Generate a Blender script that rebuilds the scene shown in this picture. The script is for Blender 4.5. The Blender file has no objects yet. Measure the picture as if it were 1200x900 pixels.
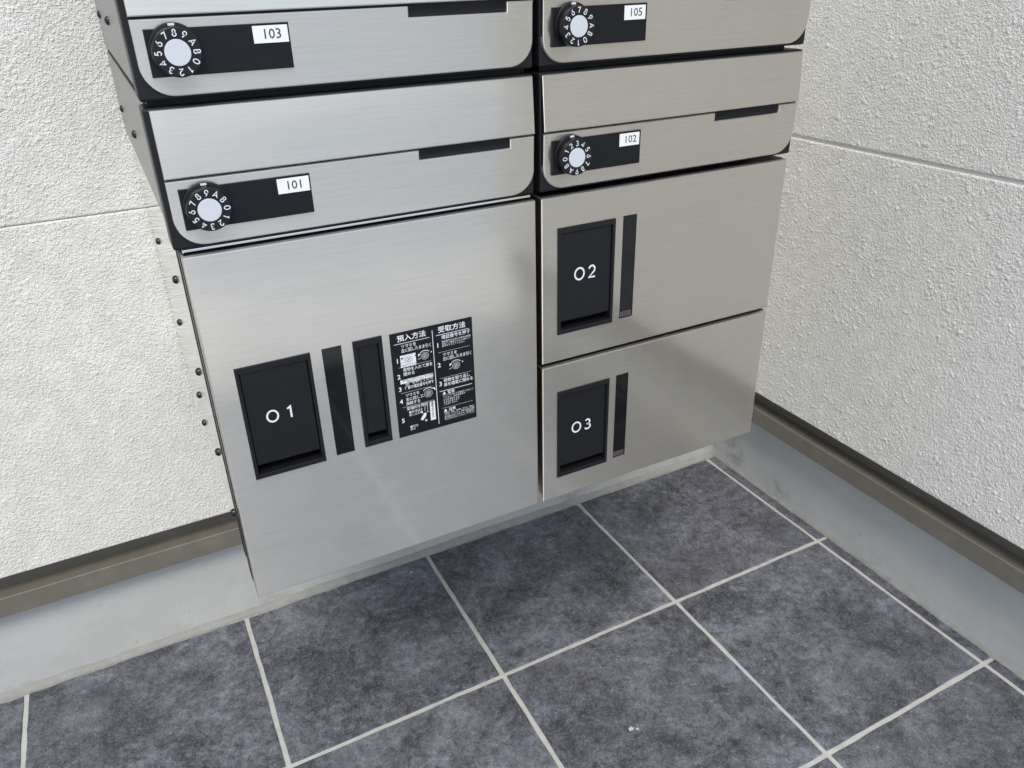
import bpy, bmesh, math, random
import numpy as np
from mathutils import Matrix, Vector
random.seed(7); np.random.seed(7)
S = bpy.context.scene
COL = S.collection

# ------------------------------------------------------------------ camera
cam = bpy.data.cameras.new('camera')
camo = bpy.data.objects.new('camera', cam); COL.objects.link(camo); S.camera = camo
RR = ((0.8913053, -0.4525567, -0.0276981), (-0.2281020, -0.3947722, -0.8900137), (0.3918473, 0.7995920, -0.4550917))
m = Matrix(((RR[0][0], -RR[1][0], -RR[2][0], -0.3299),
            (RR[0][1], -RR[1][1], -RR[2][1], -0.7067),
            (RR[0][2], -RR[1][2], -RR[2][2], 0.8803), (0, 0, 0, 1)))
camo.matrix_world = m
cam.lens = 27.470; cam.sensor_width = 36; cam.clip_start = 0.02; cam.clip_end = 5000
cam.shift_x = 9.12/1200; cam.shift_y = -17.07/1200

# ------------------------------------------------------------------ sky, sun, exposure
SUN_EL, SUN_AZ = 54, 205           # azimuth clockwise from +Y
w = bpy.data.worlds.new('World'); S.world = w; w.use_nodes = True
nt = w.node_tree; bg = nt.nodes['Background']
sky = nt.nodes.new('ShaderNodeTexSky'); sky.sky_type = 'NISHITA'; sky.sun_disc = False
sky.sun_elevation = math.radians(SUN_EL); sky.sun_rotation = math.radians(SUN_AZ)
sky.air_density = 1.0; sky.dust_density = 1.5; sky.ozone_density = 1.0
tcw = nt.nodes.new('ShaderNodeTexCoord'); mpw = nt.nodes.new('ShaderNodeMapping'); mpw.inputs['Scale'].default_value = (1, 1, 2.5)
nt.links.new(tcw.outputs['Generated'], mpw.inputs[0])
nz = nt.nodes.new('ShaderNodeTexNoise'); nz.inputs['Scale'].default_value = 2.2; nz.inputs['Detail'].default_value = 6; nt.links.new(mpw.outputs[0], nz.inputs['Vector'])
rp = nt.nodes.new('ShaderNodeValToRGB'); rp.color_ramp.elements[0].position = .35; rp.color_ramp.elements[0].color = (.45,)*3+(1,)
rp.color_ramp.elements[1].position = .65; rp.color_ramp.elements[1].color = (.85,)*3+(1,)
nt.links.new(nz.outputs['Fac'], rp.inputs[0])
mxw = nt.nodes.new('ShaderNodeMix'); mxw.data_type = 'RGBA'; nt.links.new(rp.outputs[0], mxw.inputs[0])
nt.links.new(sky.outputs[0], mxw.inputs[6]); mxw.inputs[7].default_value = (6.7, 7.7, 9.1, 1)
nt.links.new(mxw.outputs[2], bg.inputs[0]); bg.inputs[1].default_value = 0.13
sl = bpy.data.lights.new('sun', 'SUN'); sl.energy = 1.7; sl.angle = math.radians(20); sl.color = (1, .95, .87)
so = bpy.data.objects.new('sun', sl); COL.objects.link(so)
az, el = math.radians(SUN_AZ), math.radians(SUN_EL)
sd = Vector((math.sin(az)*math.cos(el), math.cos(az)*math.cos(el), math.sin(el)))
so.rotation_euler = sd.to_track_quat('Z', 'Y').to_euler()
S.view_settings.view_transform = 'Standard'; S.view_settings.look = 'None'
S.view_settings.exposure = 0.45; S.view_settings.gamma = 1

# ------------------------------------------------------------------ materials
class NT:
    def __init__(s, name):
        s.m = bpy.data.materials.new(name); s.m.use_nodes = True
        s.t = s.m.node_tree; s.b = s.t.nodes['Principled BSDF']
    def n(s, typ, **kw):
        x = s.t.nodes.new(typ)
        for k, v in kw.items():
            if k.startswith('i_'):
                x.inputs[k[2:]].default_value = v
            else: setattr(x, k, v)
        return x
    def l(s, a, b): s.t.links.new(a, b)
    def vec(s, mode='Object', scale=(1, 1, 1), rand=False):
        tc = s.n('ShaderNodeTexCoord'); mp = s.n('ShaderNodeMapping'); mp.inputs['Scale'].default_value = scale
        s.l(tc.outputs[mode], mp.inputs['Vector'])
        if rand:
            oi = s.n('ShaderNodeObjectInfo'); mu = s.n('ShaderNodeMath', operation='MULTIPLY'); mu.inputs[1].default_value = 37.0
            s.l(oi.outputs['Random'], mu.inputs[0]); s.l(mu.outputs[0], mp.inputs['Location'])
        return mp.outputs[0]
    def noise(s, v, sc, det=3, rough=.5, dist=0):
        x = s.n('ShaderNodeTexNoise'); x.inputs['Scale'].default_value = sc; x.inputs['Detail'].default_value = det
        x.inputs['Roughness'].default_value = rough; x.inputs['Distortion'].default_value = dist
        s.l(v, x.inputs['Vector']); return x.outputs['Fac']
    def ramp(s, f, stops):
        x = s.n('ShaderNodeValToRGB'); e = x.color_ramp.elements
        while len(e) < len(stops): e.new(.5)
        for q, (p, c) in zip(e, stops):
            q.position = p; q.color = (c, c, c, 1) if not isinstance(c, tuple) else (*c, 1)
        s.l(f, x.inputs[0]); return x.outputs[0]
    def mix(s, f, a, b, mode='MIX'):
        x = s.n('ShaderNodeMix', data_type='RGBA', blend_type=mode)
        if isinstance(f, (int, float)): x.inputs[0].default_value = f
        else: s.l(f, x.inputs[0])
        for i, v in ((6, a), (7, b)):
            if isinstance(v, tuple): x.inputs[i].default_value = (*v, 1)
            else: s.l(v, x.inputs[i])
        return x.outputs[2]
    def math(s, op, a, b=None):
        x = s.n('ShaderNodeMath', operation=op)
        for i, v in ((0, a), (1, b)):
            if v is None: continue
            if isinstance(v, (int, float)): x.inputs[i].default_value = v
            else: s.l(v, x.inputs[i])
        return x.outputs[0]
    def bump(s, h, dist, strength=1, prev=None):
        x = s.n('ShaderNodeBump'); x.inputs['Distance'].default_value = dist; x.inputs['Strength'].default_value = strength
        s.l(h, x.inputs['Height'])
        if prev: s.l(prev, x.inputs['Normal'])
        return x.outputs[0]
    def set(s, **kw):
        names = dict(color='Base Color', metal='Metallic', rough='Roughness', normal='Normal', coat='Coat Weight', coatr='Coat Roughness',
                     aniso='Anisotropic', spec='Specular IOR Level', tangent='Tangent', coatn='Coat Normal', trans='Transmission Weight', coatior='Coat IOR')
        for k, v in kw.items():
            i = s.b.inputs[names[k]]
            if isinstance(v, tuple): i.default_value = (*v, 1) if len(v) == 3 else v
            elif isinstance(v, (int, float)): i.default_value = v
            else: s.l(v, i)
        return s.m

def mat_simple(name, col, rough=.5, metal=0, spec=.5, var=0, bump=0, bs=300):
    t = NT(name); v = t.vec('Object')
    if var:
        f = t.noise(v, bs*.3, 4)
        c = t.mix(f, tuple(x*(1-var) for x in col), tuple(x*(1+var) for x in col)); t.set(color=c)
    else: t.set(color=col)
    t.set(rough=rough, metal=metal, spec=spec)
    if bump: t.set(normal=t.bump(t.noise(v, bs, 3), bump))
    return t.m

def mat_steel():
    t = NT('brushed_stainless_steel'); tc = t.n('ShaderNodeTexCoord')
    def sv(scale):
        mp = t.n('ShaderNodeMapping'); mp.inputs['Scale'].default_value = scale; t.l(tc.outputs['Object'], mp.inputs[0]); return mp.outputs[0]
    fine = t.noise(sv((34, 1, 1700)), 1, 3, .6)
    mid = t.noise(sv((16, 1, 900)), 1, 3, .6)
    big = t.noise(sv((6, 1, 9)), 1, 2)
    c = t.mix(t.ramp(mid, [(.3, 0.), (.7, 1.)]), (.73, .68, .605), (.79, .74, .665))
    c = t.mix(t.ramp(fine, [(.3, 0.), (.7, 1.)]), c, (.70, .695, .685)) if False else t.mix(.30, c, t.ramp(fine, [(.3, (.60, .57, .52)), (.7, (.84, .81, .75))]))
    r = t.math('ADD', t.math('MULTIPLY', fine, .10), .40)
    # brushing runs along X on every face: tangent = normal x X
    gmt = t.n('ShaderNodeNewGeometry'); cr = t.n('ShaderNodeVectorMath', operation='CROSS_PRODUCT'); t.l(gmt.outputs['True Normal'], cr.inputs[0]); cr.inputs[1].default_value = (1, 0, 0)
    cb = t.n('ShaderNodeVectorMath', operation='ADD'); t.l(cr.outputs[0], cb.inputs[0]); cb.inputs[1].default_value = (0, .01, .01)
    b0 = t.bump(big, .0006, 1)
    b1 = t.bump(fine, .00003, .6, b0)
    t.set(color=c, metal=1, rough=r, aniso=1.0, tangent=cb.outputs[0], normal=b1)
    # second, tighter lobe of the clear-coated hairline finish
    p2 = t.n('ShaderNodeBsdfPrincipled'); t.l(c, p2.inputs['Base Color']); p2.inputs['Metallic'].default_value = 1
    p2.inputs['Anisotropic'].default_value = .6
    smg = t.noise(sv((11, 1, 7)), 1, 6, .65, .8); t.l(t.ramp(smg, [(.42, .095), (.72, .15)]), p2.inputs['Roughness'])
    t.l(cb.outputs[0], p2.inputs['Tangent']); t.l(b0, p2.inputs['Normal'])
    mx = t.n('ShaderNodeMixShader'); t.l(t.ramp(smg, [(.35, .44), (.72, .38)]), mx.inputs[0])
    t.l(t.b.outputs[0], mx.inputs[1]); t.l(p2.outputs[0], mx.inputs[2])
    t.l(mx.outputs[0], t.t.nodes['Material Output'].inputs['Surface'])
    return t.m

def mat_side_steel():
    t = NT('polished_side_steel'); v = t.vec('Object', (1, 4, 1))
    return t.set(color=(.70, .69, .66), metal=1, rough=.09, normal=t.bump(t.noise(v, 3, 2), .0004))

def mat_siding():
    t = NT('roughcast_siding'); v = t.vec('Object')
    vd = t.n('ShaderNodeVectorMath', operation='ADD')
    nz = t.n('ShaderNodeTexNoise'); nz.inputs['Scale'].default_value = 260; nz.inputs['Detail'].default_value = 2; t.l(v, nz.inputs['Vector'])
    sc = t.n('ShaderNodeVectorMath', operation='SCALE'); sc.inputs['Scale'].default_value = .004; t.l(nz.outputs['Color'], sc.inputs[0])
    t.l(v, vd.inputs[0]); t.l(sc.outputs[0], vd.inputs[1])
    vo = t.n('ShaderNodeTexVoronoi', feature='F1'); vo.inputs['Scale'].default_value = 520; t.l(vd.outputs[0], vo.inputs['Vector'])
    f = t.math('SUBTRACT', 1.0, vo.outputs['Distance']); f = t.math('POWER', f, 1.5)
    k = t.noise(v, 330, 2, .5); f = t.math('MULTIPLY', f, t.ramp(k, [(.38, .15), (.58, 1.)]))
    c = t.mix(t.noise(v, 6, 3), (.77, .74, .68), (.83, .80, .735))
    pore_dirt_shade = t.math('MULTIPLY', t.ramp(f, [(.10, 1.), (.34, 0.)]), t.ramp(t.noise(v, 45, 4, .6), [(.35, .15), (.65, .8)]))  # dirt specks in the pores, plus crevice shade painted into the colour
    c = t.mix(pore_dirt_shade, c, (.60, .575, .525))
    n = t.bump(t.noise(v, 1400, 3, .6), .0004, .7, t.bump(f, .0013, 1.0))
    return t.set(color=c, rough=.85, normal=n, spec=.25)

def mat_concrete():
    t = NT('smooth_concrete'); v = t.vec('Object'); vs = t.vec('Object', (1, 1, 4))
    a = t.noise(v, 7, 8, .62); b = t.noise(vs, 5, 4, .5, .2); g = t.noise(v, 900, 3, .7); h = t.noise(v, 140, 3, .6)
    c = t.mix(t.ramp(a, [(.3, 0.), (.7, 1.)]), (.43, .425, .40), (.50, .495, .47))
    c = t.mix(t.ramp(b, [(.5, 0.), (.8, .35)]), c, (.36, .36, .335))
    c = t.mix(t.ramp(g, [(.6, 0.), (.75, .35)]), c, (.33, .33, .32))
    c = t.mix(t.ramp(h, [(.70, 0.), (.76, .7)]), c, (.20, .20, .19))
    # damp grime along the foot of the concrete and two dark run marks near the corner
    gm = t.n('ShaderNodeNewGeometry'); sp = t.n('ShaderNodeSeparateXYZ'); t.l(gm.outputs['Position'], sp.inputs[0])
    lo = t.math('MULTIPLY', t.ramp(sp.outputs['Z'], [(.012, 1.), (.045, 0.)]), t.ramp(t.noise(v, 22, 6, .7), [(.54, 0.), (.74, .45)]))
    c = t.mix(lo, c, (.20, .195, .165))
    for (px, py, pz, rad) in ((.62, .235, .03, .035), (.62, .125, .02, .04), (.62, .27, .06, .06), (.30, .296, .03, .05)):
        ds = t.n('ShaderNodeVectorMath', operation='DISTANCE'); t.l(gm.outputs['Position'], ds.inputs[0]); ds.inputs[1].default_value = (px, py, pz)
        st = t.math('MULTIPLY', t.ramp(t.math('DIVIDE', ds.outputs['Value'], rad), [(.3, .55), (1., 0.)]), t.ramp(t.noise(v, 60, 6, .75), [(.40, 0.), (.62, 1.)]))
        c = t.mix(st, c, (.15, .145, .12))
    n = t.bump(g, .0003, .7, t.bump(t.noise(v, 60, 4), .0007))
    return t.set(color=c, rough=.85, normal=n, spec=.3)

def mat_tile():
    t = NT('slate_look_tile'); v = t.vec('Object', rand=True)
    a = t.noise(v, 13, 15, .74, .5); b = t.noise(v, 85, 12, .85, .5); g = t.noise(v, 420, 5, .8); h = t.noise(v, 3.5, 3)
    vo = t.n('ShaderNodeTexVoronoi'); vo.inputs['Scale'].default_value = 85; t.l(v, vo.inputs['Vector'])
    s = t.math('ADD', t.math('MULTIPLY', a, .46), t.math('MULTIPLY', b, .54))
    c = t.ramp(s, [(.40, (.018, .019, .023)), (.465, (.066, .069, .082)), (.525, (.146, .151, .176)), (.62, (.30, .307, .343))])
    c = t.mix(t.ramp(h, [(.42, .0), (.72, .35)]), c, (.090, .088, .096))
    c = t.mix(t.ramp(g, [(.53, 0.), (.68, .6)]), c, (.34, .345, .375))
    c = t.mix(t.ramp(g, [(.32, .85), (.47, 0.)]), c, (.018, .020, .024))
    c = t.mix(t.math('MULTIPLY', t.ramp(vo.outputs['Distance'], [(.05, 1.), (.11, 0.)]), t.ramp(b, [(.5, 0.), (.56, .75)])), c, (.50, .49, .46))
    n = t.bump(g, .0007, .8, t.bump(b, .0024, .9))
    return t.set(color=c, rough=t.math('ADD', t.math('MULTIPLY', b, .3), .34), normal=n, spec=.5)

def mat_grout(name='grout', col=(.50, .49, .46)):
    t = NT(name); v = t.vec('Object')
    c = t.mix(t.noise(v, 60, 5, .6), tuple(x*.72 for x in col), tuple(min(1, x*1.2) for x in col))
    c = t.mix(t.ramp(t.noise(v, 24, 4), [(.58, 0.), (.8, .5)]), c, (.22, .215, .20))
    return t.set(color=c, rough=.9, normal=t.bump(t.noise(v, 500, 4), .0007), spec=.2)

def mat_window():
    t = NT('dark_window_plastic')
    return t.set(color=(.004, .0045, .006), rough=.05, spec=.45)

M = {}
M['steel'] = mat_steel(); M['side'] = mat_side_steel(); M['siding'] = mat_siding(); M['concrete'] = mat_concrete()
M['tile'] = mat_tile(); M['grout'] = mat_grout(); M['mortar'] = mat_grout('mortar', (.30, .295, .27)); M['window'] = mat_window()
def mat_blackmetal():
    t = NT('black_brushed_plate'); v = t.vec('Object', (12, 1, 1200))
    f = t.noise(v, 1, 2)
    return t.set(color=t.mix(f, (.007, .0075, .0095), (.012, .0125, .016)), rough=.38, metal=0, spec=.18, normal=t.bump(f, .00004, .5))
M['plate'] = mat_blackmetal()
M['black'] = mat_simple('black_plastic', (.0095, .0097, .0115), .40, spec=.26, bump=.00006, bs=2500)
M['crumb'] = mat_simple('pale_grit', (.52, .50, .46), .9, var=.25)
M['deep'] = mat_simple('deep_black', (.006, .006, .007), .6, spec=.3)
M['body'] = mat_simple('dark_grey_painted_body', (.045, .045, .043), .22, spec=.8, var=.15, bump=.0001, bs=30)
M['screw'] = mat_simple('blackened_screw', (.03, .034, .04), .22, metal=.7)
def mat_trim():
    t = NT('taupe_trim'); v = t.vec('Object'); a = t.noise(v, 30, 8, .7, .6); g = t.noise(v, 500, 3)
    c = t.mix(t.ramp(a, [(.48, 0.), (.75, .5)]), (.150, .134, .108), (.23, .21, .175))
    c = t.mix(t.ramp(g, [(.64, 0.), (.74, .5)]), c, (.36, .34, .30))
    return t.set(color=c, rough=t.ramp(a, [(.4, .38), (.7, .6)]), spec=.5, normal=t.bump(a, .0003))
M['taupe'] = mat_trim()
M['white'] = mat_simple('white_label', (.80, .80, .78), .5)
M['sealant'] = mat_simple('grey_sealant', (.66, .64, .60), .6)
M['print'] = mat_simple('white_print', (.72, .74, .77), .5)
M['ink'] = mat_simple('dark_ink', (.03, .03, .035), .6)
M['face'] = mat_simple('dial_face_silver', (.56, .58, .62), .45, bump=.00003, bs=3000)
M['pink'] = mat_simple('faded_note', (.10, .068, .072), .5)
M['asphalt'] = mat_simple('grey_ground', (.43, .45, .47), .9, var=.2, bump=.002, bs=120)
M['pave'] = mat_simple('concrete_pavement', (.62, .61, .58), .9, var=.10, bump=.001, bs=80)

# ------------------------------------------------------------------ mesh helpers
def link(name, me, mat=None, parent=None, kind=None):
    o = bpy.data.objects.new(name, me); COL.objects.link(o)
    if mat and me is not None and not me.materials: me.materials.append(mat)
    if parent: o.parent = parent
    if kind: o['kind'] = kind
    return o
def mesh(name, V, F, smooth=False):
    me = bpy.data.meshes.new(name); me.from_pydata(V, [], F); me.validate(); me.update()
    if smooth: me.polygons.foreach_set('use_smooth', [True]*len(me.polygons))
    return me
def thing(name, label, cat, loc=(0, 0, 0), group=None):
    o = bpy.data.objects.new(name, None); COL.objects.link(o); o.location = loc; o.empty_display_size = .05
    o['label'] = label; o['category'] = cat
    if group: o['group'] = group
    return o
class MB:
    def __init__(s): s.V = []; s.F = []
    def add(s, V, F):
        b = len(s.V); s.V += [tuple(v) for v in V]; s.F += [tuple(i+b for i in f) for f in F]
    def box(s, x0, x1, y0, y1, z0, z1):
        s.add([(x, y, z) for x in (x0, x1) for y in (y0, y1) for z in (z0, z1)],
              [(0, 1, 3, 2), (4, 6, 7, 5), (0, 4, 5, 1), (2, 3, 7, 6), (0, 2, 6, 4), (1, 5, 7, 3)])
    def bbox(s, x0, x1, y0, y1, z0, z1, b=.001):
        """box with chamfered edges"""
        bm = bmesh.new(); bmesh.ops.create_cube(bm, size=1)
        for v in bm.verts:
            v.co = Vector(((x0+x1)/2+v.co.x*(x1-x0), (y0+y1)/2+v.co.y*(y1-y0), (z0+z1)/2+v.co.z*(z1-z0)))
        bmesh.ops.bevel(bm, geom=bm.edges[:], offset=b, segments=2, affect='EDGES', profile=.5)
        bm.verts.index_update()
        s.add([v.co[:] for v in bm.verts], [[v.index for v in f.verts] for f in bm.faces]); bm.free()
    def plate(s, out, y, depth, bev=.0006, tilt=None):
        """outline (x,z) counter-clockwise seen from -Y, front at y, with a rounded front edge"""
        n = len(out)
        def inset(d):
            r = []
            for i in range(n):
                p0, p, p1 = out[i-1], out[i], out[(i+1) % n]
                def nrm(a, b):
                    dx, dz = b[0]-a[0], b[1]-a[1]; L = math.hypot(dx, dz) or 1; return (-dz/L, dx/L)
                a, b = nrm(p0, p), nrm(p, p1); k = 1+a[0]*b[0]+a[1]*b[1]; k = max(k, .3)
                r.append((p[0]+(a[0]+b[0])/k*d, p[1]+(a[1]+b[1])/k*d))
            return r
        ty = tilt or (lambda x, z: 0)
        rings = []
        for d, dy in ((bev, 0), (bev*.3, bev*.3), (0, bev), (0, depth)):
            rings.append([(x, y+dy+ty(x, z), z) for x, z in (inset(d) if d else out)])
        V = sum(rings, []); F = [tuple(range(n))]
        for k in range(3):
            for i in range(n):
                j = (i+1) % n; F.append((k*n+i, (k+1)*n+i, (k+1)*n+j, k*n+j))
        F.append(tuple(reversed(range(3*n, 4*n))))
        s.add(V, F)
    def disc(s, cx, cz, y, r, h, n=48, bev=.0006, r0=None):
        """cylinder along Y; front at y (nearer -Y), back at y+h"""
        r0 = r0 or r
        prof = [(r-bev, 0), (r-bev*.3, bev*.3), (r, bev), (r0, h)]
        V = []; F = []
        for rr, dy in prof:
            V += [(cx+rr*math.cos(2*math.pi*i/n), y+dy, cz+rr*math.sin(2*math.pi*i/n)) for i in range(n)]
        F.append(tuple(range(n)))
        for k in range(3):
            for i in range(n):
                j = (i+1) % n; F.append((k*n+i, (k+1)*n+i, (k+1)*n+j, k*n+j))
        F.append(tuple(reversed(range(3*n, 4*n))))
        s.add(V, F)
    def build(s, name, mat, parent=None, smooth=False, kind=None):
        me = mesh(name, s.V, s.F, smooth)
        bm = bmesh.new(); bm.from_mesh(me); bmesh.ops.recalc_face_normals(bm, faces=bm.faces[:]); bm.to_mesh(me); bm.free()
        o = link(name, me, mat, parent, kind)
        if parent is not None: o.matrix_parent_inverse = parent.matrix_world.inverted() if False else Matrix.Translation(-parent_loc(parent))
        return o
def parent_loc(p):
    return p.location.copy() if p is not None and p.type == 'EMPTY' else Vector((0, 0, 0))

def rect(x0, x1, z0, z1): return [(x0, z0), (x1, z0), (x1, z1), (x0, z1)]
def rbot(x0, x1, z0, z1, r, n=8, notch=None):
    """rectangle with rounded bottom corners and an optional notch (nx0,nx1,depth) in its top"""
    o = []
    for i in range(n+1):
        a = math.pi+math.pi/2*i/n; o.append((x0+r+r*math.cos(a), z0+r+r*math.sin(a)))
    for i in range(n+1):
        a = 1.5*math.pi+math.pi/2*i/n; o.append((x1-r+r*math.cos(a), z0+r+r*math.sin(a)))
    o.append((x1, z1))
    if notch:
        a, b, d = notch; o += [(b, z1), (b, z1-d), (a, z1-d), (a, z1)]
    o.append((x0, z1)); return o
def screw_mesh(mb, p, axis, r=.0036):
    """domed screw head pointing along -X"""
    n = 14; V = []; F = []
    prof = [(0, -1.5*r*.5), (.45*r, -.68*r), (.8*r, -.45*r), (r, -.12*r), (r, .1*r)]
    for rr, h in prof[1:]:
        V += [(p[0]+h, p[1]+rr*math.cos(2*math.pi*i/n), p[2]+rr*math.sin(2*math.pi*i/n)) for i in range(n)]
    for k in range(3):
        for i in range(n):
            j = (i+1) % n; F.append((k*n+i, k*n+j, (k+1)*n+j, (k+1)*n+i))
    # recessed cross drive
    V += [(p[0]-.3*r, p[1]+.16*r*math.cos(2*math.pi*i/n), p[2]+.16*r*math.sin(2*math.pi*i/n)) for i in range(n)]
    for i in range(n):
        j = (i+1) % n; F.append((4*n+i, 4*n+j, j, i))
    F.append(tuple(range(4*n, 5*n)))
    mb.add(V, F)

# ------------------------------------------------------------------ lettering: stroke glyphs (geometric sans) on a 1-high em
def arc(cx, cy, rx, ry, a0, a1, n=14):
    return [(cx+rx*math.cos(math.radians(a0+(a1-a0)*i/n)), cy+ry*math.sin(math.radians(a0+(a1-a0)*i/n))) for i in range(n+1)]
G = {
 '0': [arc(.36, .5, .30, .45, 90, 450, 28)],
 'O': [arc(.46, .5, .42, .44, 90, 450, 32)],
 '1': [[(.10, .80), (.34, .94), (.34, .05)]],
 '2': [arc(.34, .66, .26, .28, 165, -38, 14)+[(.08, .06), (.64, .06)]],
 '3': [arc(.32, .72, .22, .22, 150, -80, 12), arc(.32, .29, .27, .24, 90, -155, 14), [(.24, .52), (.34, .52)]],
 '4': [[(.50, .04), (.50, .93), (.05, .27), (.68, .27)]],
 '5': [[(.58, .94), (.20, .94), (.13, .55)]+arc(.33, .33, .27, .28, 118, -150, 14)],
 '6': [arc(.34, .31, .27, .26, 90, 450, 22), [(.50, .95), (.10, .42)]],
 '7': [[(.06, .93), (.62, .93), (.24, .04)]],
 '8': [arc(.34, .72, .21, .21, 90, 450, 20), arc(.34, .28, .27, .24, 90, 450, 22)],
 '9': [arc(.34, .69, .27, .26, 90, 450, 22), [(.18, .05), (.58, .58)]],
 'A': [[(.03, .04), (.38, .95), (.73, .04)], [(.17, .32), (.59, .32)]],
 'B': [[(.12, .05), (.12, .95)], [(.12, .95), (.32, .95)]+arc(.32, .735, .21, .215, 90, -90, 10)+[(.12, .52)], [(.32, .52)]+arc(.34, .285, .25, .235, 90, -90, 10)+[(.12, .05)]],
}
GW = {'0': .72, 'O': .92, '1': .44, '2': .70, '3': .64, '4': .74, '5': .66, '6': .68, '7': .68, '8': .68, '9': .68, 'A': .76, 'B': .68}
def ribbon(mb, pts, wd, fn):
    n = len(pts); closed = math.dist(pts[0], pts[-1]) < 1e-6
    if closed: pts = pts[:-1]; n -= 1
    L, R = [], []
    for i in range(n):
        p = pts[i]; a = pts[i-1] if (i > 0 or closed) else None; b = pts[(i+1) % n] if (i < n-1 or closed) else None
        def nr(u, v):
            d = math.dist(u, v) or 1; return (-(v[1]-u[1])/d, (v[0]-u[0])/d)
        if a and b:
            n1, n2 = nr(a, p), nr(p, b); k = max(1+n1[0]*n2[0]+n1[1]*n2[1], .45); nn = ((n1[0]+n2[0])/k, (n1[1]+n2[1])/k)
        else: nn = nr(a, p) if a else nr(p, b)
        L.append((p[0]+nn[0]*wd/2, p[1]+nn[1]*wd/2)); R.append((p[0]-nn[0]*wd/2, p[1]-nn[1]*wd/2))
    V = [fn(*q) for q in L+R]; F = []
    for i in range(n if closed else n-1):
        j = (i+1) % n; F.append((i, n+i, n+j, j))
    mb.add(V, F)
def glyph(mb, ch, cx, cz, y, h, stroke=.15, rot=0, sx=1):
    c, s_ = math.cos(rot), math.sin(rot)
    def fn(gx, gy):
        u = (gx-GW[ch]/2)*h*sx; v = (gy-.5)*h
        return (cx+u*c-v*s_, y, cz+u*s_+v*c)
    for st in G[ch]: ribbon(mb, st, stroke, fn)
# typeset text with the built-in typeface, converted in one batch at the end
TQ = []
def text(name, body, x, z, y, size, mat, parent, align='LEFT', bold=0, sx=1, vert=False, lead=1.25, wmax=0):
    c = bpy.data.curves.new('text', 'FONT'); c.body = '\n'.join(body) if vert else body
    c.align_x = align; c.size = size; c.offset = bold; c.space_line = (.62 if vert else lead*.78); c.resolution_u = 2
    o = bpy.data.objects.new('text', c); COL.objects.link(o); TQ.append((o, name, x, z, y, mat, parent, sx, wmax))
def flush_text():
    dg = bpy.context.evaluated_depsgraph_get(); dg.update()
    for o, name, x, z, y, mat, parent, sx, wmax in TQ:
        me = bpy.data.meshes.new_from_object(o.evaluated_get(dg))
        n = len(me.vertices); co = np.empty(n*3, np.float32); me.vertices.foreach_get('co', co); co = co.reshape(-1, 3)
        if wmax: sx = min(sx, wmax/max(1e-6, co[:, 0].max()))
        out = np.empty_like(co); out[:, 0] = x+co[:, 0]*sx; out[:, 1] = y; out[:, 2] = z+co[:, 1]
        me.vertices.foreach_set('co', out.ravel()); me.materials.clear(); me.update()
        q = link(name, me, mat, parent); q.matrix_parent_inverse = Matrix.Translation(-parent_loc(parent))
    for t in TQ:
        c = t[0].data; bpy.data.objects.remove(t[0]); bpy.data.curves.remove(c)

# ================================================================== SETTING
XW, YW = .624, .296            # concrete faces of side wall and back wall
LX, LY = .590, .272            # front of the metal base trim
SX, SY = .598, .280            # siding faces
P = .300
# ground outside the porch: one sheet to the horizon, and a pale concrete apron in front of the porch
me = mesh('pavement', [(-900, -900, -.026), (900, -900, -.026), (900, 900, -.026), (-900, 900, -.026)], [(0, 1, 2, 3)])
link('pavement', me, M['asphalt'], kind='structure')
b = MB(); b.box(-6, 6, -2.25, -1.555, -.2, -.012); b.build('concrete_apron', M['pave'], kind='structure')

PY0 = -1.55
# porch floor: grout bed with single tiles laid in it
b = MB(); b.box(-3.2, XW+.002, PY0, YW+.002, -.05, -.0006)
floor = b.build('porch_floor', M['grout'], kind='structure')
GW_ = .0060
def tile_mesh(x0, x1, y0, y1, seed):
    """single tile with slightly irregular worn edges"""
    rnd = random.Random(seed); n = 14; out = []
    def side(ax, ay, bx, by):
        L = math.hypot(bx-ax, by-ay); k = max(2, int(n*L/.3)); nx, ny = -(by-ay)/L, (bx-ax)/L
        for i in range(k):
            t = i/k; j = rnd.uniform(-.0006, .0006) if i else .0006
            out.append((ax+(bx-ax)*t+nx*j, ay+(by-ay)*t+ny*j))
    side(x0, y0, x1, y0); side(x1, y0, x1, y1); side(x1, y1, x0, y1); side(x0, y1, x0, y0)
    m_ = len(out); cx, cy = (x0+x1)/2, (y0+y1)/2
    def ins(d): return [(px+(d if px < cx else -d) if abs(px-cx) > (x1-x0)/2-.003 else px, py+(d if py < cy else -d) if abs(py-cy) > (y1-y0)/2-.003 else py) for px, py in out]
    V = [(x, y, .0012) for x, y in ins(.0013)]+[(x, y, .0006) for x, y in ins(.0004)]+[(x, y, -.006) for x, y in out]
    F = [tuple(range(m_))]
    for k in range(2):
        for i in range(m_):
            j = (i+1) % m_; F.append((k*m_+i, (k+1)*m_+i, (k+1)*m_+j, k*m_+j))
    return mesh('tile', V, F)
g = GW_/2; k = 0
cache = [tile_mesh(-P/2+g, P/2-g, -P/2+g, P/2-g, s) for s in range(6)]
rows = [(0, YW-.011)]+[(-P*(j+1), -P*j) for j in range(5)]
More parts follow.
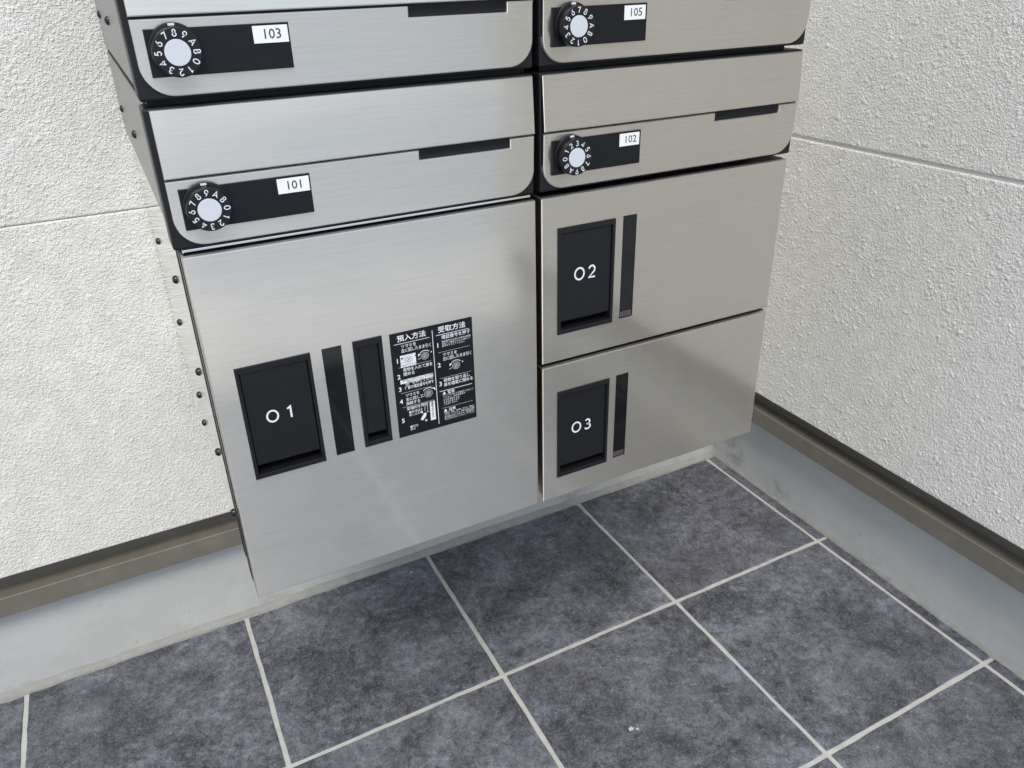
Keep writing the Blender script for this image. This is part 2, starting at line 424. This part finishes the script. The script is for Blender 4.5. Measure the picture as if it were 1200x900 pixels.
for yi, (y0, y1) in enumerate(rows):
    for i in range(-10, 3):
        x0, x1 = i*P-0.0, (i+1)*P
        if yi == 0: me = tile_mesh(-P/2+g, P/2-g, -(y1-y0)/2+g, (y1-y0)/2, 100+i)
        else: me = cache[(i*3+yi*5) % 6]
        if i == 2: pass
        o = link('tile', me, M['tile'], floor); o.location = ((x0+x1)/2, (y0+y1)/2, 0)
        if yi and i % 2: o.rotation_euler.z = math.pi
        o.rotation_euler.z += random.uniform(-.0012, .0012)
        o.location.z = random.uniform(-.0002, .0004)
    me = tile_mesh(-.0085, .0085, -(y1-y0)/2+g, (y1-y0)/2-(g if yi else .0), 200+yi)
    o = link('tile', me, M['tile'], floor); o.location = (.6118, (y0+y1)/2, 0)

# grit and mortar crumbs scattered on the tiles
rg = random.Random(11); b = MB()
for k in range(420):
    x, y = rg.uniform(-.6, .60), rg.uniform(-.33, .27)
    if rg.random() < .35: x, y = rg.choice([(rg.gauss(.5, .08), rg.uniform(-.1, .27)), (rg.uniform(-.2, .6), YW-.02-abs(rg.gauss(0, .03)))])
    if x > .615: continue
    r = rg.choice([.0004, .0006, .0006, .0009]) * rg.uniform(.7, 1.3); a0 = rg.uniform(0, 6.28); z = .0018
    V = [(x+r*rg.uniform(.6, 1.2)*math.cos(a0+i*2*math.pi/5), y+r*rg.uniform(.6, 1.2)*math.sin(a0+i*2*math.pi/5), z) for i in range(5)]+[(x, y, z+r*.7)]
    b.add(V, [(i, (i+1) % 5, 5) for i in range(5)])
for (cx_, cy_, r_) in ((.107, -.156, .0050), (.1135, -.160, .0026), (-.038, .260, .0030), (.62*.97, .10, .0016)):       # dried mortar splashes
    n_ = 16; rr = [r_*rg.uniform(.55, 1.1) for _ in range(n_)]
    V = [(cx_+rr[i]*math.cos(6.283*i/n_), cy_+rr[i]*.7*math.sin(6.283*i/n_), .0017) for i in range(n_)]+[(cx_+rr[i]*.6*math.cos(6.283*i/n_), cy_+rr[i]*.42*math.sin(6.283*i/n_), .0022) for i in range(n_)]
    b.add(V, [(i, (i+1) % n_, n_+(i+1) % n_, n_+i) for i in range(n_)]+[tuple(range(n_, 2*n_))])
b.build('grit', M['crumb'], kind='stuff')

# ---- walls
def displaced_board(name, axis, a0, a1, z0, z1, face, res, parent, seed, thick=.014, k=1.0):
    """siding board whose face is a real sprayed-roughcast relief. axis 'x': spans x, faces -Y; axis 'y': spans y, faces -X"""
    na = max(2, int(round((a1-a0)/res))+1); nz = max(2, int(round((z1-z0)/res))+1)
    A = np.linspace(a0, a1, na); Z = np.linspace(z0, z1, nz)
    rng = np.random.RandomState(seed)
    def smooth_noise(cell):
        # value noise on a cell grid, cubic blended
        ga = int((a1-a0)/cell)+3; gz = int((z1-z0)/cell)+3; gr = rng.rand(gz, ga)
        fa = (A-a0)/cell; fz = (Z-z0)/cell; ia = fa.astype(int); iz = fz.astype(int); ta = fa-ia; tz = fz-iz
        ta = ta*ta*(3-2*ta); tz = tz*tz*(3-2*tz)
        g00 = gr[np.ix_(iz, ia)]; g01 = gr[np.ix_(iz, ia+1)]; g10 = gr[np.ix_(iz+1, ia)]; g11 = gr[np.ix_(iz+1, ia+1)]
        ta = ta[None, :]; tz = tz[:, None]
        return (g00*(1-ta)+g01*ta)*(1-tz)+(g10*(1-ta)+g11*ta)*tz
    H = np.zeros((nz, na))
    if res < .01:
        def pebbles(cell, keep, rmin, rmax):
            ga = int((a1-a0)/cell)+4; gz = int((z1-z0)/cell)+4
            jx, jz = rng.rand(gz, ga), rng.rand(gz, ga); rr = rng.uniform(rmin, rmax, (gz, ga))*(rng.rand(gz, ga) < keep)
            fa = (A-a0)/cell+1; fz = (Z-z0)/cell+1; ia = fa.astype(int); iz = fz.astype(int); out = np.zeros((nz, na))
            for dz in (-1, 0, 1):
                for da in (-1, 0, 1):
                    ii = np.ix_(iz+dz, ia+da); R_ = rr[ii]
                    d2 = ((ia+da)[None, :]+jx[ii]-fa[None, :])**2+((iz+dz)[:, None]+jz[ii]-fz[:, None])**2
                    out = np.maximum(out, R_*np.sqrt(np.clip(1-d2/np.maximum(R_, 1e-3)**2, 0, 1)))
            return out*cell
        amp = .6+.8*smooth_noise(.05)
        H = (pebbles(.0026, .85, .35, .75)*.42+pebbles(.0050, .16, .3, .6)*.50)*amp+smooth_noise(.0022)*.0004+pebbles(.013, .045, .10, .28)*.6+(smooth_noise(.04)-.5)*.0004
    # chamfer toward the joints
    H = H*k
    e = np.minimum(Z-z0, z1-Z)[:, None]; H = H*np.clip(e/.0016, 0, 1) - np.clip(.0012-e, 0, None)*.8
    if axis == 'x': X = np.broadcast_to(A[None, :], H.shape); Yc = face-H
    else: Yc = np.broadcast_to(A[None, :], H.shape); X = face-H
    ZZ = np.broadcast_to(Z[:, None], H.shape)
    V = np.stack([X, Yc, ZZ], -1).reshape(-1, 3).astype(np.float32)
    idx = np.arange(na*nz).reshape(nz, na)
    q = np.stack([idx[:-1, :-1], idx[:-1, 1:], idx[1:, 1:], idx[1:, :-1]], -1).reshape(-1, 4)
    if axis == 'y': q = q[:, ::-1]
    # rim going back to the wall: bottom, top and ends
    def rim(ids, flip):
        nonlocal V, q
        base = len(V); add = V[ids].copy()
        if axis == 'x': add[:, 1] = face+thick
        else: add[:, 0] = face+thick
        V = np.vstack([V, add]); r = np.arange(len(ids)-1)
        f = np.stack([ids[:-1], base+r, base+r+1, ids[1:]], -1)
        q = np.vstack([q, f if flip else f[:, ::-1]])
    fl = axis == 'x'
    rim(idx[0], fl); rim(idx[-1], not fl); rim(idx[:, 0], not fl); rim(idx[:, -1], fl)
    me = bpy.data.meshes.new(name); me.vertices.add(len(V)); me.vertices.foreach_set('co', V.ravel())
    me.loops.add(len(q)*4); me.loops.foreach_set('vertex_index', q.ravel().astype(np.int32))
    me.polygons.add(len(q)); me.polygons.foreach_set('loop_start', np.arange(0, len(q)*4, 4, dtype=np.int32))
    me.update(calc_edges=True); me.validate()
    me.polygons.foreach_set('use_smooth', np.ones(len(q), bool))
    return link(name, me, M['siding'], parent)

SEAM = .646; BOT = .2035; TOP = 2.6
bw = thing('house_wall', 'pale roughcast siding wall behind the mailboxes, with concrete base', 'wall', (-1, YW, 0))
sw = thing('house_wall', 'pale roughcast siding wall on the right, at right angles to the mailboxes', 'wall', (XW, -.5, 0))
def prt(o, p): o.matrix_parent_inverse = Matrix.Translation(-parent_loc(p)); return o
WEND = -1.57
def base_trim(axis):
    """metal drip trim: lip, sloping top and return up behind the siding"""
    prof = [(0, .150), (0, .1777), (.0006, .1787), (.0022, .1787), (.0026, .1690), (.034, .1715), (.034, .2035+.03), (.036, .2035+.03), (.036, .150), (.034, .148), (.0015, .1485)]
    mb = MB(); n = len(prof)
    if axis == 'x': A0, A1 = -3.2, LX+.0; f = lambda a, d, z: (a+(d if a > 0 else 0), LY+d, z)
    else: A0, A1 = WEND, LY-.0005; f = lambda a, d, z: (LX+d, a, z)
    k = 24
    V = [f(A0+(A1-A0)*i/k, d, z) for i in range(k+1) for d, z in prof]
    F = [(i*n+j, i*n+(j+1) % n, (i+1)*n+(j+1) % n, (i+1)*n+j) for i in range(k) for j in range(n)]
    F += [tuple(range(n)), tuple(reversed(range(k*n, k*n+n)))]
    mb.add(V, F); return mb
base_trim('x').build('base_trim', M['taupe'], bw)
base_trim('y').build('base_trim', M['taupe'], sw)
b = MB(); b.box(-3.2, XW-.001, YW, YW+.15, -.05, .160); b.build('concrete_base', M['concrete'], bw)
b = MB(); b.box(XW, XW+.15, WEND, YW+.15, -.05, .160); b.build('concrete_base', M['concrete'], sw)
b = MB(); b.box(-3.2, SX+.014, SY+.0262+.005, YW+.16, .161, TOP); b.build('wall_core', M['deep'], bw)
b = MB(); b.box(SX+.0265+.005, XW+.16, WEND, YW+.158, .161, TOP); b.build('wall_core', M['deep'], sw)
# joint filler visible inside the seams
for nm, z in (('seam_seal', SEAM), ('seam_seal', SEAM+.455), ('seam_seal', SEAM+.91), ('seam_seal', SEAM+1.365)):
    b = MB(); b.box(-3.2, SX+.010, SY+.0045, SY+.014, z-.006, z+.006); b.build(nm, M['sealant'], bw)
    b = MB(); b.box(SX+.0025, SX+.014, WEND+.002, SY+.010, z-.006, z+.006); b.build(nm, M['sealant'], sw)
zs_for = lambda hg: [(BOT, SEAM-hg), (SEAM+hg, SEAM+.455-hg), (SEAM+.455+hg, SEAM+.91-hg), (SEAM+.91+hg, SEAM+1.365-hg), (SEAM+1.365+hg, TOP)]
zsx, zsy = zs_for(.0004), zs_for(.0022)
FR = .0010
for i in range(5):
    z0, z1 = zsx[i]
    zt = .93 if i == 1 else None
    for part, (a0, a1) in enumerate(((-3.2, -.70), (-.70, SX+.0))):
        r = FR if (part == 1 and i < 2) else .2
        if part == 1 and i < 2:
            # fine relief where it is seen, ends at the column back
            prt(displaced_board('siding_panel', 'x', -.70, -.25, z0, z1, SY, r, bw, 10+i, k=(.30 if i == 0 else .52)), bw)
            prt(displaced_board('siding_panel', 'x', -.25, a1, z0, z1, SY, .0035, bw, 20+i), bw)
        else: prt(displaced_board('siding_panel', 'x', a0, a1, z0, z1, SY, r, bw, 30+i), bw)
    z0, z1 = zsy[i]
    if i < 2:
        prt(displaced_board('siding_panel', 'y', -.50, SY-.0002, z0, z1, SX, FR, sw, 40+i, k=.46), sw)
        prt(displaced_board('siding_panel', 'y', WEND, -.50, z0, z1, SX, .0035, sw, 50+i), sw)
    else: prt(displaced_board('siding_panel', 'y', WEND, SY-.0002, z0, z1, SX, .2, sw, 60+i), sw)
# lumpy mortar along the foot of the walls
def mortar(axis, parent):
    rnd = random.Random(3 if axis == 'x' else 5)
    a0, a1 = (-3.2, XW) if axis == 'x' else (WEND, YW)
    n = 520; V = []; F = []; wv = 0; wh = 0
    for i in range(n+1):
        a = a0+(a1-a0)*i/n; wv = wv*.86+rnd.uniform(-1, 1)*.14*3; wh = wh*.8+rnd.uniform(-1, 1)*.2*3
        base = .0095 if axis == 'x' else .0050
        wdt = base+.0011*wv+rnd.uniform(-.0003, .0003); hh = (.0085 if axis == 'x' else .006)+.0014*wh
        for d, z in ((wdt, -.002), (wdt*.97, .0018), (wdt*.6, .0034+.25*hh), (.0012, hh), (-.002, hh+.0006)):
            V.append((a, YW-d, z) if axis == 'x' else (XW-d, a, z))
    for i in range(n):
        for k in range(4): F.append((i*5+k, (i+1)*5+k, (i+1)*5+k+1, i*5+k+1))
    mb = MB(); mb.add(V, F); mb.build('mortar_joint', M['mortar'], parent, smooth=True)
mortar('x', bw); mortar('y', sw)

# ================================================================== MAILBOXES AND PARCEL LOCKERS
YF = -.2108; YB = SY-.002
COLX = {0: (-.3065, -.0567), 1: (-.0519, .1932)}
PITCH = .0865
def mailbox(col, row, num, top, label):
    x0, x1 = COLX[col]; z0 = .7335+row*PITCH; z1 = z0+.0832
    t = thing('mailbox', label, 'mailbox', ((x0+x1)/2, YB, z0), 'mailboxes in two columns above the parcel lockers')
    inset = .0022
    b = MB(); b.bbox(x0+inset, x1-inset-(.010 if col else 0), YF+.024, YB, z0+.0018, z1-.001, .001); b.build('body', M['body'], t)
    b = MB(); b.bbox(x0, x1, YF+.0025, YF+.026, z0, z1, .0016); b.build('front_cover', M['black'], t)
    if row == 0:
        b = MB(); b.box(x0+.004, x1-(.014 if col else .003), YF+.010, YB-.001, z1-.0006, z1+.0038); b.build('spacer', M['deep'], t)
    mx0, mx1 = x0+.0034, x1-.0014
    if col: mx0, mx1 = x0+.0012, x1-.0024
    seam = z0+.0430
    # upper flap leans out a little towards its lower edge
    b = MB(); b.plate(rect(mx0, mx1, seam+.0006, z1-.0014), YF, .005, .0007, tilt=lambda x, z: -.0030*(z1-z)/(z1-seam)+.0006); b.build('insert_flap', M['steel'], t)
    nx0, nx1 = (-.1450, -.0775) if col == 0 else (.1042, .1708)
    b = MB(); b.plate(rbot(mx0, mx1, z0+.0020, seam-.0008, .0175, 10, (nx0, nx1, .0062)), YF, .005, .0007, tilt=lambda x, z: -.0012*(z-z0)/(seam-z0)); b.build('door', M['steel'], t)
    b = MB(); b.box(nx0+.0002, nx1-.0002, YF+.0010, YF+.006, seam-.0072, seam+.0012)
    b.add([(nx0, YF+.0004, seam-.0070), (nx1, YF+.0004, seam-.0070), (nx1, YF+.0022, seam-.0008), (nx0, YF+.0022, seam-.0008)], [(0, 1, 2, 3)])
    b.build('finger_grip', M['plate'], t)
    px0, px1 = (-.2972, -.2192) if col == 0 else (-.0440, .0326)
    pz0, pz1 = z0+.0126, z0+.0372
    yp = YF-.0024
    b = MB(); b.plate(rect(px0, px1, pz0, pz1), yp, .0035, .0004); b.build('lock_plate', M['plate'], t)
    tx0, tx1 = (-.2400, -.2202) if col == 0 else (.0133, .0310)
    tz0, tz1 = z0+.0268, z0+.0360
    b = MB(); b.plate(rect(tx0, tx1, tz0, tz1), yp-.0004, .0006, .0001); tag = b.build('number_tag', M['white'], t)
    text('printed_number', num, (tx0+tx1)/2+.0006, tz0+.0023, yp-.00052, .0075, M['ink'], tag, 'CENTER', .00003, 1.02)
    # dial
    cx = -.2826 if col == 0 else -.0288; cz = z0+.0254
    dial = thing('dial', '', '', (0, 0, 0)); del dial['label']; del dial['category']; bpy.data.objects.remove(dial)
    b = MB(); b.disc(cx, cz+.0010, yp-.0016, .0138, .0018, 56, .0004); ring = b.build('dial_ring', M['black'], t, True)
    b = MB(); b.box(cx-.0017, cx+.0017, yp-.00172, yp-.001, cz+.0132, cz+.0144); b.build('index_mark', M['print'], ring)
    b = MB(); b.disc(cx, cz, yp-.0086, .0128, .0072, 64, .0007, .0131); knob = b.build('dial_knob', M['black'], t)
    for p in knob.data.polygons: p.use_smooth = len(p.vertices) == 4
    b = MB(); b.disc(cx, cz, yp-.0090, .0068, .0006, 44, .0002); b.build('dial_face', M['face'], knob)
    ring_chars = '0123456789AB'
    for i, ch in enumerate(ring_chars):
        a = -math.radians(30*(i-ring_chars.index(top)))
        b = MB(); glyph(b, ch, cx-math.sin(a)*.0100, cz+math.cos(a)*.0100, yp-.00872,   .0037, .150, a, .95 if ch not in 'AB' else 1)
        b.build('dial_character', M['print'], knob)
    return t
mailbox(0, 1, '103', '8', 'upper left mailbox, its white tag reading 103 and dial showing 8 at top')
mailbox(1, 1, '105', '7', 'upper right mailbox near the side wall, its tag reading 105')
mb101 = mailbox(0, 0, '101', '9', 'mailbox tagged 101 resting directly on the tall locker with the instruction sticker')
mailbox(1, 0, '102', '3', 'mailbox tagged 102 whose dial shows 3 at top, right column above the two small lockers')
def side_screws(t, pts, x):
    for y, z in pts:
        b = MB(); screw_mesh(b, (x, y, z), 'x'); b.build('screw', M['screw'], t, True)
for o in list(bpy.data.objects):
    if o.get('category') == 'mailbox' and o.location.x < -.1:
        zz = o.location.z
        side_screws(o, [(.20, zz+.033), (.03, zz+.0335)], -.3044)

# ---- parcel lockers
def holed_plate(mb, x0, x1, z0, z1, y, th, holes, bev=.0010):
    """steel door skin with real rectangular openings"""
    bx0, bx1, bz0, bz1 = x0+bev, x1-bev, z0+bev, z1-bev
    xs = sorted({bx0, bx1, *[h[0] for h in holes], *[h[1] for h in holes]}); zs_ = sorted({bz0, bz1, *[h[2] for h in holes], *[h[3] for h in holes]})
    ins = lambda x, z: any(h[0] < x < h[1] and h[2] < z < h[3] for h in holes)
    idx = {}; V = []; F = []
    def vi(x, yy, z):
        k_ = (round(x, 6), round(yy, 6), round(z, 6))
        if k_ not in idx: idx[k_] = len(V); V.append((x, yy, z))
        return idx[k_]
    for i in range(len(xs)-1):
        for j in range(len(zs_)-1):
            if ins((xs[i]+xs[i+1])/2, (zs_[j]+zs_[j+1])/2): continue
            F.append((vi(xs[i], y, zs_[j]), vi(xs[i+1], y, zs_[j]), vi(xs[i+1], y, zs_[j+1]), vi(xs[i], y, zs_[j+1])))
    for h in holes:
        c = [(h[0], h[2]), (h[1], h[2]), (h[1], h[3]), (h[0], h[3])]
        for i in range(4):
            a, b_ = c[i], c[(i+1) % 4]
            F.append((vi(a[0], y, a[1]), vi(b_[0], y, b_[1]), vi(b_[0], y+th, b_[1]), vi(a[0], y+th, a[1])))
    mb.add(V, F)
    # outer rim
    r = [[(bx0, y, bz0), (bx1, y, bz0), (bx1, y, bz1), (bx0, y, bz1)], [(x0+.3*bev, y+.3*bev, z0+.3*bev), (x1-.3*bev, y+.3*bev, z0+.3*bev), (x1-.3*bev, y+.3*bev, z1-.3*bev), (x0+.3*bev, y+.3*bev, z1-.3*bev)],
         [(x0, y+bev, z0), (x1, y+bev, z0), (x1, y+bev, z1), (x0, y+bev, z1)], [(x0, y+th, z0), (x1, y+th, z0), (x1, y+th, z1), (x0, y+th, z1)]]
    mb.add(sum(r, []), [(k_*4+i, k_*4+(i+1) % 4, (k_+1)*4+(i+1) % 4, (k_+1)*4+i) for k_ in range(3) for i in range(4)]+[(12, 13, 14, 15)])
def handle(t, fx0, fx1, fz0, fz1, num=None, border=.0026, sill=.0105, grip=.0070, name='handle'):
    """black framed cup handle with a hinged plate and an open slot under it"""
    ix0, ix1, iz1, iz0 = fx0+border, fx1-border, fz1-border*1.75, fz0+border*1.4
    b = MB()
    yo = YF-.0012
    b.plate(rect(fx0, ix0, fz0, fz1), yo, .014, .0004); b.plate(rect(ix1, fx1, fz0, fz1), yo, .014, .0004)
    b.plate(rect(ix0-.0003, ix1+.0003, iz1, fz1), yo+.00005, .014, .0004); b.plate(rect(ix0-.0003, ix1+.0003, fz0, iz0), yo+.00005, .014, .0004)
    fr = b.build(name+'_frame', M['black'], t)
    b = MB(); b.box(ix0, ix1, YF+.0125, YF+.0135, iz0, iz1); b.build(name+'_recess', M['deep'], t)
    b = MB(); b.plate(rect(ix0+.00045, ix1-.00045, iz0+grip, iz1-.00045), yo+.0016, .003, .0003); pl = b.build(name+'_plate', M['black'], t)
    return pl, yo+.0016
def window(t, x0, x1, z0, z1, note=False):
    b = MB(); b.plate(rect(x0, x1, z0, z1), YF+.0006, .003, .0002); b.build('window_strip', M['window'], t)
    if note:
        b = MB(); b.plate(rect(x0+.0008, x1-.0012, z0+.0012, z0+.0058), YF+.0003, .001, .0001); w_ = b.build('warning_note', M['pink'], t)
        b = MB()
        for k_ in range(2): b.box(x0+.0018, x1-.0022, YF+.00012, YF+.00028, z0+.0024+k_*.0017, z0+.0030+k_*.0017)
        b.build('note_print', M['ink'], w_)
def locker(num, x0, x1, z0, z1, hx, label, extra=()):
    t = thing('parcel_locker', label, 'parcel locker', ((x0+x1)/2, YB, z0), 'parcel lockers under the mailboxes')
    first = num == '01'
    b = MB(); b.box(x0+.0014, x1-(.0022 if first else .010), YF+.0462, YB, z0+.004, z1-.0014); b.build('body', M['side'], t)
    b = MB(); b.box(x0+.004, x1-.012, YF+.0300, YF+.0400, z1-.0014, z1+.0042); b.box(x0-.0001, x0+.004, YF+.0462, YF+.0540, z0+.0065, z1-.0015); b.build('dark_filler', M['deep'], t)  # black filler added to hide glints in the gap, and a dark edge strip
    b = MB(); b.bbox(x0+.0002, x1-.0022, YF+.0302, YF+.0460, z0+.0055, z1-.0012, .0010); b.build('front_flange', M['side'], t)
    fx0, fx1, fz0, fz1, wx0, wx1 = hx
    holes = [(fx0+.0004, fx1-.0004, fz0+.0004, fz1-.0004), (wx0, wx1, fz0+.0010, fz1+.0004)]+list(extra)
    b = MB(); holed_plate(b, x0, x1, z0, z1, YF, .016, holes); b.build('door', M['steel'], t)
    if first:
        b = MB(); b.bbox(x0+.0012, x1-.0015, YF+.0050, YF+.0215, z1+.0014, z1+.0034, .0005); b.build('top_rail', M['side'], t)
    b = MB(); b.box(x0-.0004, x1-.0015, YF+.0165, YF+.0300, z0+.0045, z1-.0012 if num == '03' else z1+.0013); b.box(x0+.0012, x1-.0012, YF+.0035, YF+.0164, z1+.0001, z1+.0006); b.build('door_gasket', M['black'], t)
    pl, yp = handle(t, fx0, fx1, fz0, fz1)
    window(t, wx0, wx1, fz0+.0010, fz1+.0004, not first)
    # big white number
    c1, z1_, c2, z2_, h = {'01': (-.2677, .6077, -.2560, .6085, .0098), '02': (-.0180, .6652, -.0064, .6656, .0108), '03': (-.0185, .5240, -.0072, .5246, .0108)}[num]
    b = MB(); glyph(b, 'O', c1, z1_, yp-.0002, h, .140, 0, .92)
    b.build('number_digit', M['print'], pl)
    b = MB(); glyph(b, num[1], c2, z1_, yp-.0002, h, .140, 0, .95); b.build('number_digit', M['print'], pl)
    return t
SLOT = (-.2055, -.1839, .5627, .6502)
L1 = locker('01', -.3029, -.0570, .4559, .7293, (-.2870, -.2358, .5608, .6493, -.2276, -.2136), 'tall parcel locker numbered 01 with instruction sticker, in the left column',
            extra=[(SLOT[0]+.0004, SLOT[1]-.0004, SLOT[2]+.0004, SLOT[3]-.0004)])
locker('02', -.0524, .1888, .5930, .7296, (-.0382, .0141, .6168, .7052, .0215, .0346), 'small parcel locker numbered 02, sandwiched between a mailbox and another locker')
locker('03', -.0524, .1888, .4559, .5892, (-.0380, .0138, .4779, .5640, .0210, .0340), 'lowest right parcel locker, numbered 03')
handle(L1, *SLOT, border=.0030, grip=.0060, name='stamp_slot')
side_screws(L1, [(.1621, .6381), (-.0303, .6574), (.1023, .5684), (-.0597, .5839), (.0372, .5149), (-.0783, .5136), (.0742, .4136+.05), (-.1026, .4645)], -.3018)

# ---- instruction sticker on locker 01
KX0, KX1, KZ0, KZ1 = -.1782, -.1128, .5621, .6494
KY = YF-.00025
b = MB(); b.plate(rect(KX0, KX1, KZ0, KZ1), KY, .0003, .00005); stick = b.build('instruction_sticker', M['plate'], L1)
YP = KY-.00012
def K(u, v): return KX0+u*(KX1-KX0), KZ1-v*(KZ1-KZ0)      # u,v 0..1 from the top left
def ktext(name, s_, u, v, size, bold=0., mat='print', align='LEFT', sx=1, y=None, lead=1.25):
    x, z = K(u, v); lim = (.478 if u < .5 else .972); text(name, s_, x, z, YP if y is None else y, size, M[mat], stick, align, bold, sx, lead=lead, wmax=0 if align == 'CENTER' else (lim-u)*(KX1-KX0))
def krect(name, u0, u1, v0, v1, mat='print', y=None):
    x0, z1 = K(u0, v0); x1, z0 = K(u1, v1); mb = MB(); yy = YP if y is None else y
    mb.add([(x0, yy, z0), (x1, yy, z0), (x1, yy, z1), (x0, yy, z1)], [(0, 1, 2, 3)]); me = mesh(name, mb.V, mb.F)
    o = link(name, me, M[mat], stick); o.matrix_parent_inverse = Matrix.Translation(-parent_loc(stick)); return o
def flat(mb, name, mat):
    o = link(name, mesh(name, mb.V, mb.F), M[mat], stick); o.matrix_parent_inverse = Matrix.Translation(-parent_loc(stick)); return o
krect('divider_line', .500, .507, .045, .962)
for v in (.100,): krect('heading_rule', .045, .465, v, v+.0045); krect('heading_rule', .545, .955, v, v+.0045)
for v in (.335, .520, .575, .655, .800)[:0]: pass
for v in (.320, .565, .705): krect('step_rule', .07, .465, v, v+.0018)
for v in (.265, .515): krect('step_rule', .56, .955, v, v+.0018)
krect('step_rule', .54, .96, .640, .645); krect('step_rule', .56, .955, .815, .8168)
ktext('heading_text', '預入方法', .255, .078, .0054, .00007, align='CENTER', sx=1.05)
ktext('heading_text', '受取方法', .745, .078, .0054, .00007, align='CENTER', sx=1.05)
for n_, u, v in (('1', .045, .275), ('2', .045, .425), ('3', .045, .545), ('4', .045, .665), ('5', .045, .855), ('1', .54, .215), ('2', .54, .405), ('3', .54, .590)):
    ktext('step_number', n_, u, v, .0052, .0001)
def step(u, v, s_, size=.0040, dv=.044):
    for i, l_ in enumerate(s_): ktext('step_text', l_, u, v+i*dv, size*.92, .00003, sx=.92)
step(.12, .145, ['ツマミを', '左に回したまま引く'], .0036, .040)
step(.12, .365, ['荷物を入れて扉を', '閉める'], .0036, .040)
step(.21, .497, ['を押してから'], .0034); step(.12, .537, ['任意の暗証番号を押す'], .0034)
step(.12, .610, ['ツマミを', '右に回して', '施錠する'], .0034, .040)
step(.12, .742, ['受領印を押す'], .0034)
step(.61, .145, ['暗証番号を押す'], .0040)
step(.61, .310, ['ツマミを', '左に回したまま引く'], .0036, .040)
step(.60, .560, ['荷物を取り出し', '扉を確実に閉める'], .0038, .042)
def fine(u, v, ls, size=.0019, dv=.021, mat='print', y=None):
    for i, l_ in enumerate(ls): ktext('fine_print', l_, u, v+i*dv, size*.9, 0., mat, y=y)
fine(.61, .178, ['暗証番号をお忘れの場合は管理', '会社へご連絡ください※押して', '番号をそろえてください'])
fine(.14, .778, ['❶受領証を', '差し込む'], .0026, .028); fine(.14, .925, ['❷印を', '押す'], .0026, .028)
ktext('warning_text', '警告', .64, .680, .0030, .00006); ktext('warning_text', '注意', .64, .855, .0030, .00006)
fine(.58, .703, ['ボックスの中に人や動物を入れないで', 'ください。思わぬ事故や', 'けがの原因となる', 'おそれがあります', 'ご注意ください'])
fine(.58, .878, ['貴重品、現金、危険物、生もの、動物は', '入れないでください。荷物の紛失や盗難', '等の責任は負いかねます。暗証番号は', '他人に知られないようにしてください'])
for v in (.655, .830):
    x, z = K(.575, v+.026); mb = MB(); mb.add([(x, YP, z), (x+.0030, YP, z), (x+.0015, YP, z+.0026)], [(0, 1, 2)]); flat(mb, 'warning_triangle', 'print')
krect('white_note', .10, .285, .212, .325, 'print', YP-.00002)
krect('white_note', .075, .475, .440, .478, 'print', YP-.00002)
krect('white_note', .405, .470, .715, .905, 'print', YP-.00002)
fine(.095, .4565, ['扉を押しても開かないことを必ず確認'], .0021, .020, 'ink', YP-.0001); fine(.15, .473, ['隙間がないよう注意してください'], .0019, .020, 'ink', YP-.0001)
fine(.115, .316, ['閉めたときの状態'], .0020, .02, 'ink', YP-.0001)
x, z = K(.438, .732); text('fine_print', '受領証を入れてください', x, z, YP-.0001, .0021, M['ink'], stick, 'CENTER', .00002, 1, True)
def dialpic(u, v, r, mat='print', y=None, left=True, big=1):
    x, z = K(u, v); y = YP if y is None else y; mb = MB(); fn = lambda a, b_: (a, y, b_)
    ribbon(mb, arc(x, z, r, r*.95, 0, 360, 28), .00022, fn); ribbon(mb, arc(x, z, r*.62, r*.6, 0, 360, 22), .00028, fn)
    ribbon(mb, arc(x, z, r*.34, r*.34, 0, 360, 16), .00016, fn)
    ribbon(mb, [(x-r*.28, z-r*.3), (x+r*.28, z+r*.3)], .0004, fn)
    ribbon(mb, arc(x, z+r*.1, r*1.55, r*1.35, 40, 140, 14), .0005 if mat == 'print' else .0002, fn)
    ax, az_ = (x-r*1.45, z+r*.55) if left else (x+r*1.4, z+r*.95)
    s1 = -1 if left else 1
    mb.add([fn(ax-s1*.0001-.0009, az_+.0010), fn(ax+.0012, az_+.0006), fn(ax+s1*.0009, az_-.0014)], [(0, 1, 2)])
    ribbon(mb, [(x-r*1.9, z-r*.6), (x-r*1.1, z-r*.35)], .0003, fn)
    mb.add([fn(x+r*1.55, z+r*.5), fn(x+r*1.95, z+r*.5), fn(x+r*1.75, z+r*.95)], [(0, 1, 2)])
    flat(mb, 'dial_diagram', mat)
dialpic(.195, .262, .0032, 'ink', YP-.0001, True)
dialpic(.395, .262, .0030); dialpic(.770, .425, .0031); dialpic(.400, .630, .0033, left=False)
# stamp diagram: hand pushing a seal into the slot
mb = MB(); x, z = K(.33, .83); fn = lambda a, b_: (a, YP, b_)
mb.add([fn(x-.0035, z-.0035), fn(x-.0015, z-.0045), fn(x+.0012, z-.0015), fn(x+.0018, z+.0012), fn(x+.0002, z+.0016), fn(x-.0018, z-.0008)], [(0, 1, 2, 3, 4, 5)])
mb.add([fn(x-.0035, z+.0032), fn(x-.0018, z+.0042), fn(x-.0008, z+.0012)], [(0, 1, 2)])
ribbon(mb, arc(x+.001, z-.0052, .0007, .0007, 0, 360, 12), .0005, fn)
ribbon(mb, [(x+.0012, z+.0105), (x+.0006, z+.0030)], .0003, fn); ribbon(mb, [(x+.0034, z+.0105), (x+.0028, z+.0020)], .0003, fn)
ribbon(mb, [(x+.0020, z+.002), (x+.0042, z+.0016)], .0003, fn)
flat(mb, 'stamp_diagram', 'print')
mb = MB(); x, z = K(.155, .487); ribbon(mb, arc(x, z, .0013, .0013, 0, 360, 18), .0003, fn); ribbon(mb, arc(x, z, .0005, .0005, 0, 360, 12), .0003, fn); flat(mb, 'button_symbol', 'print')
flush_text()
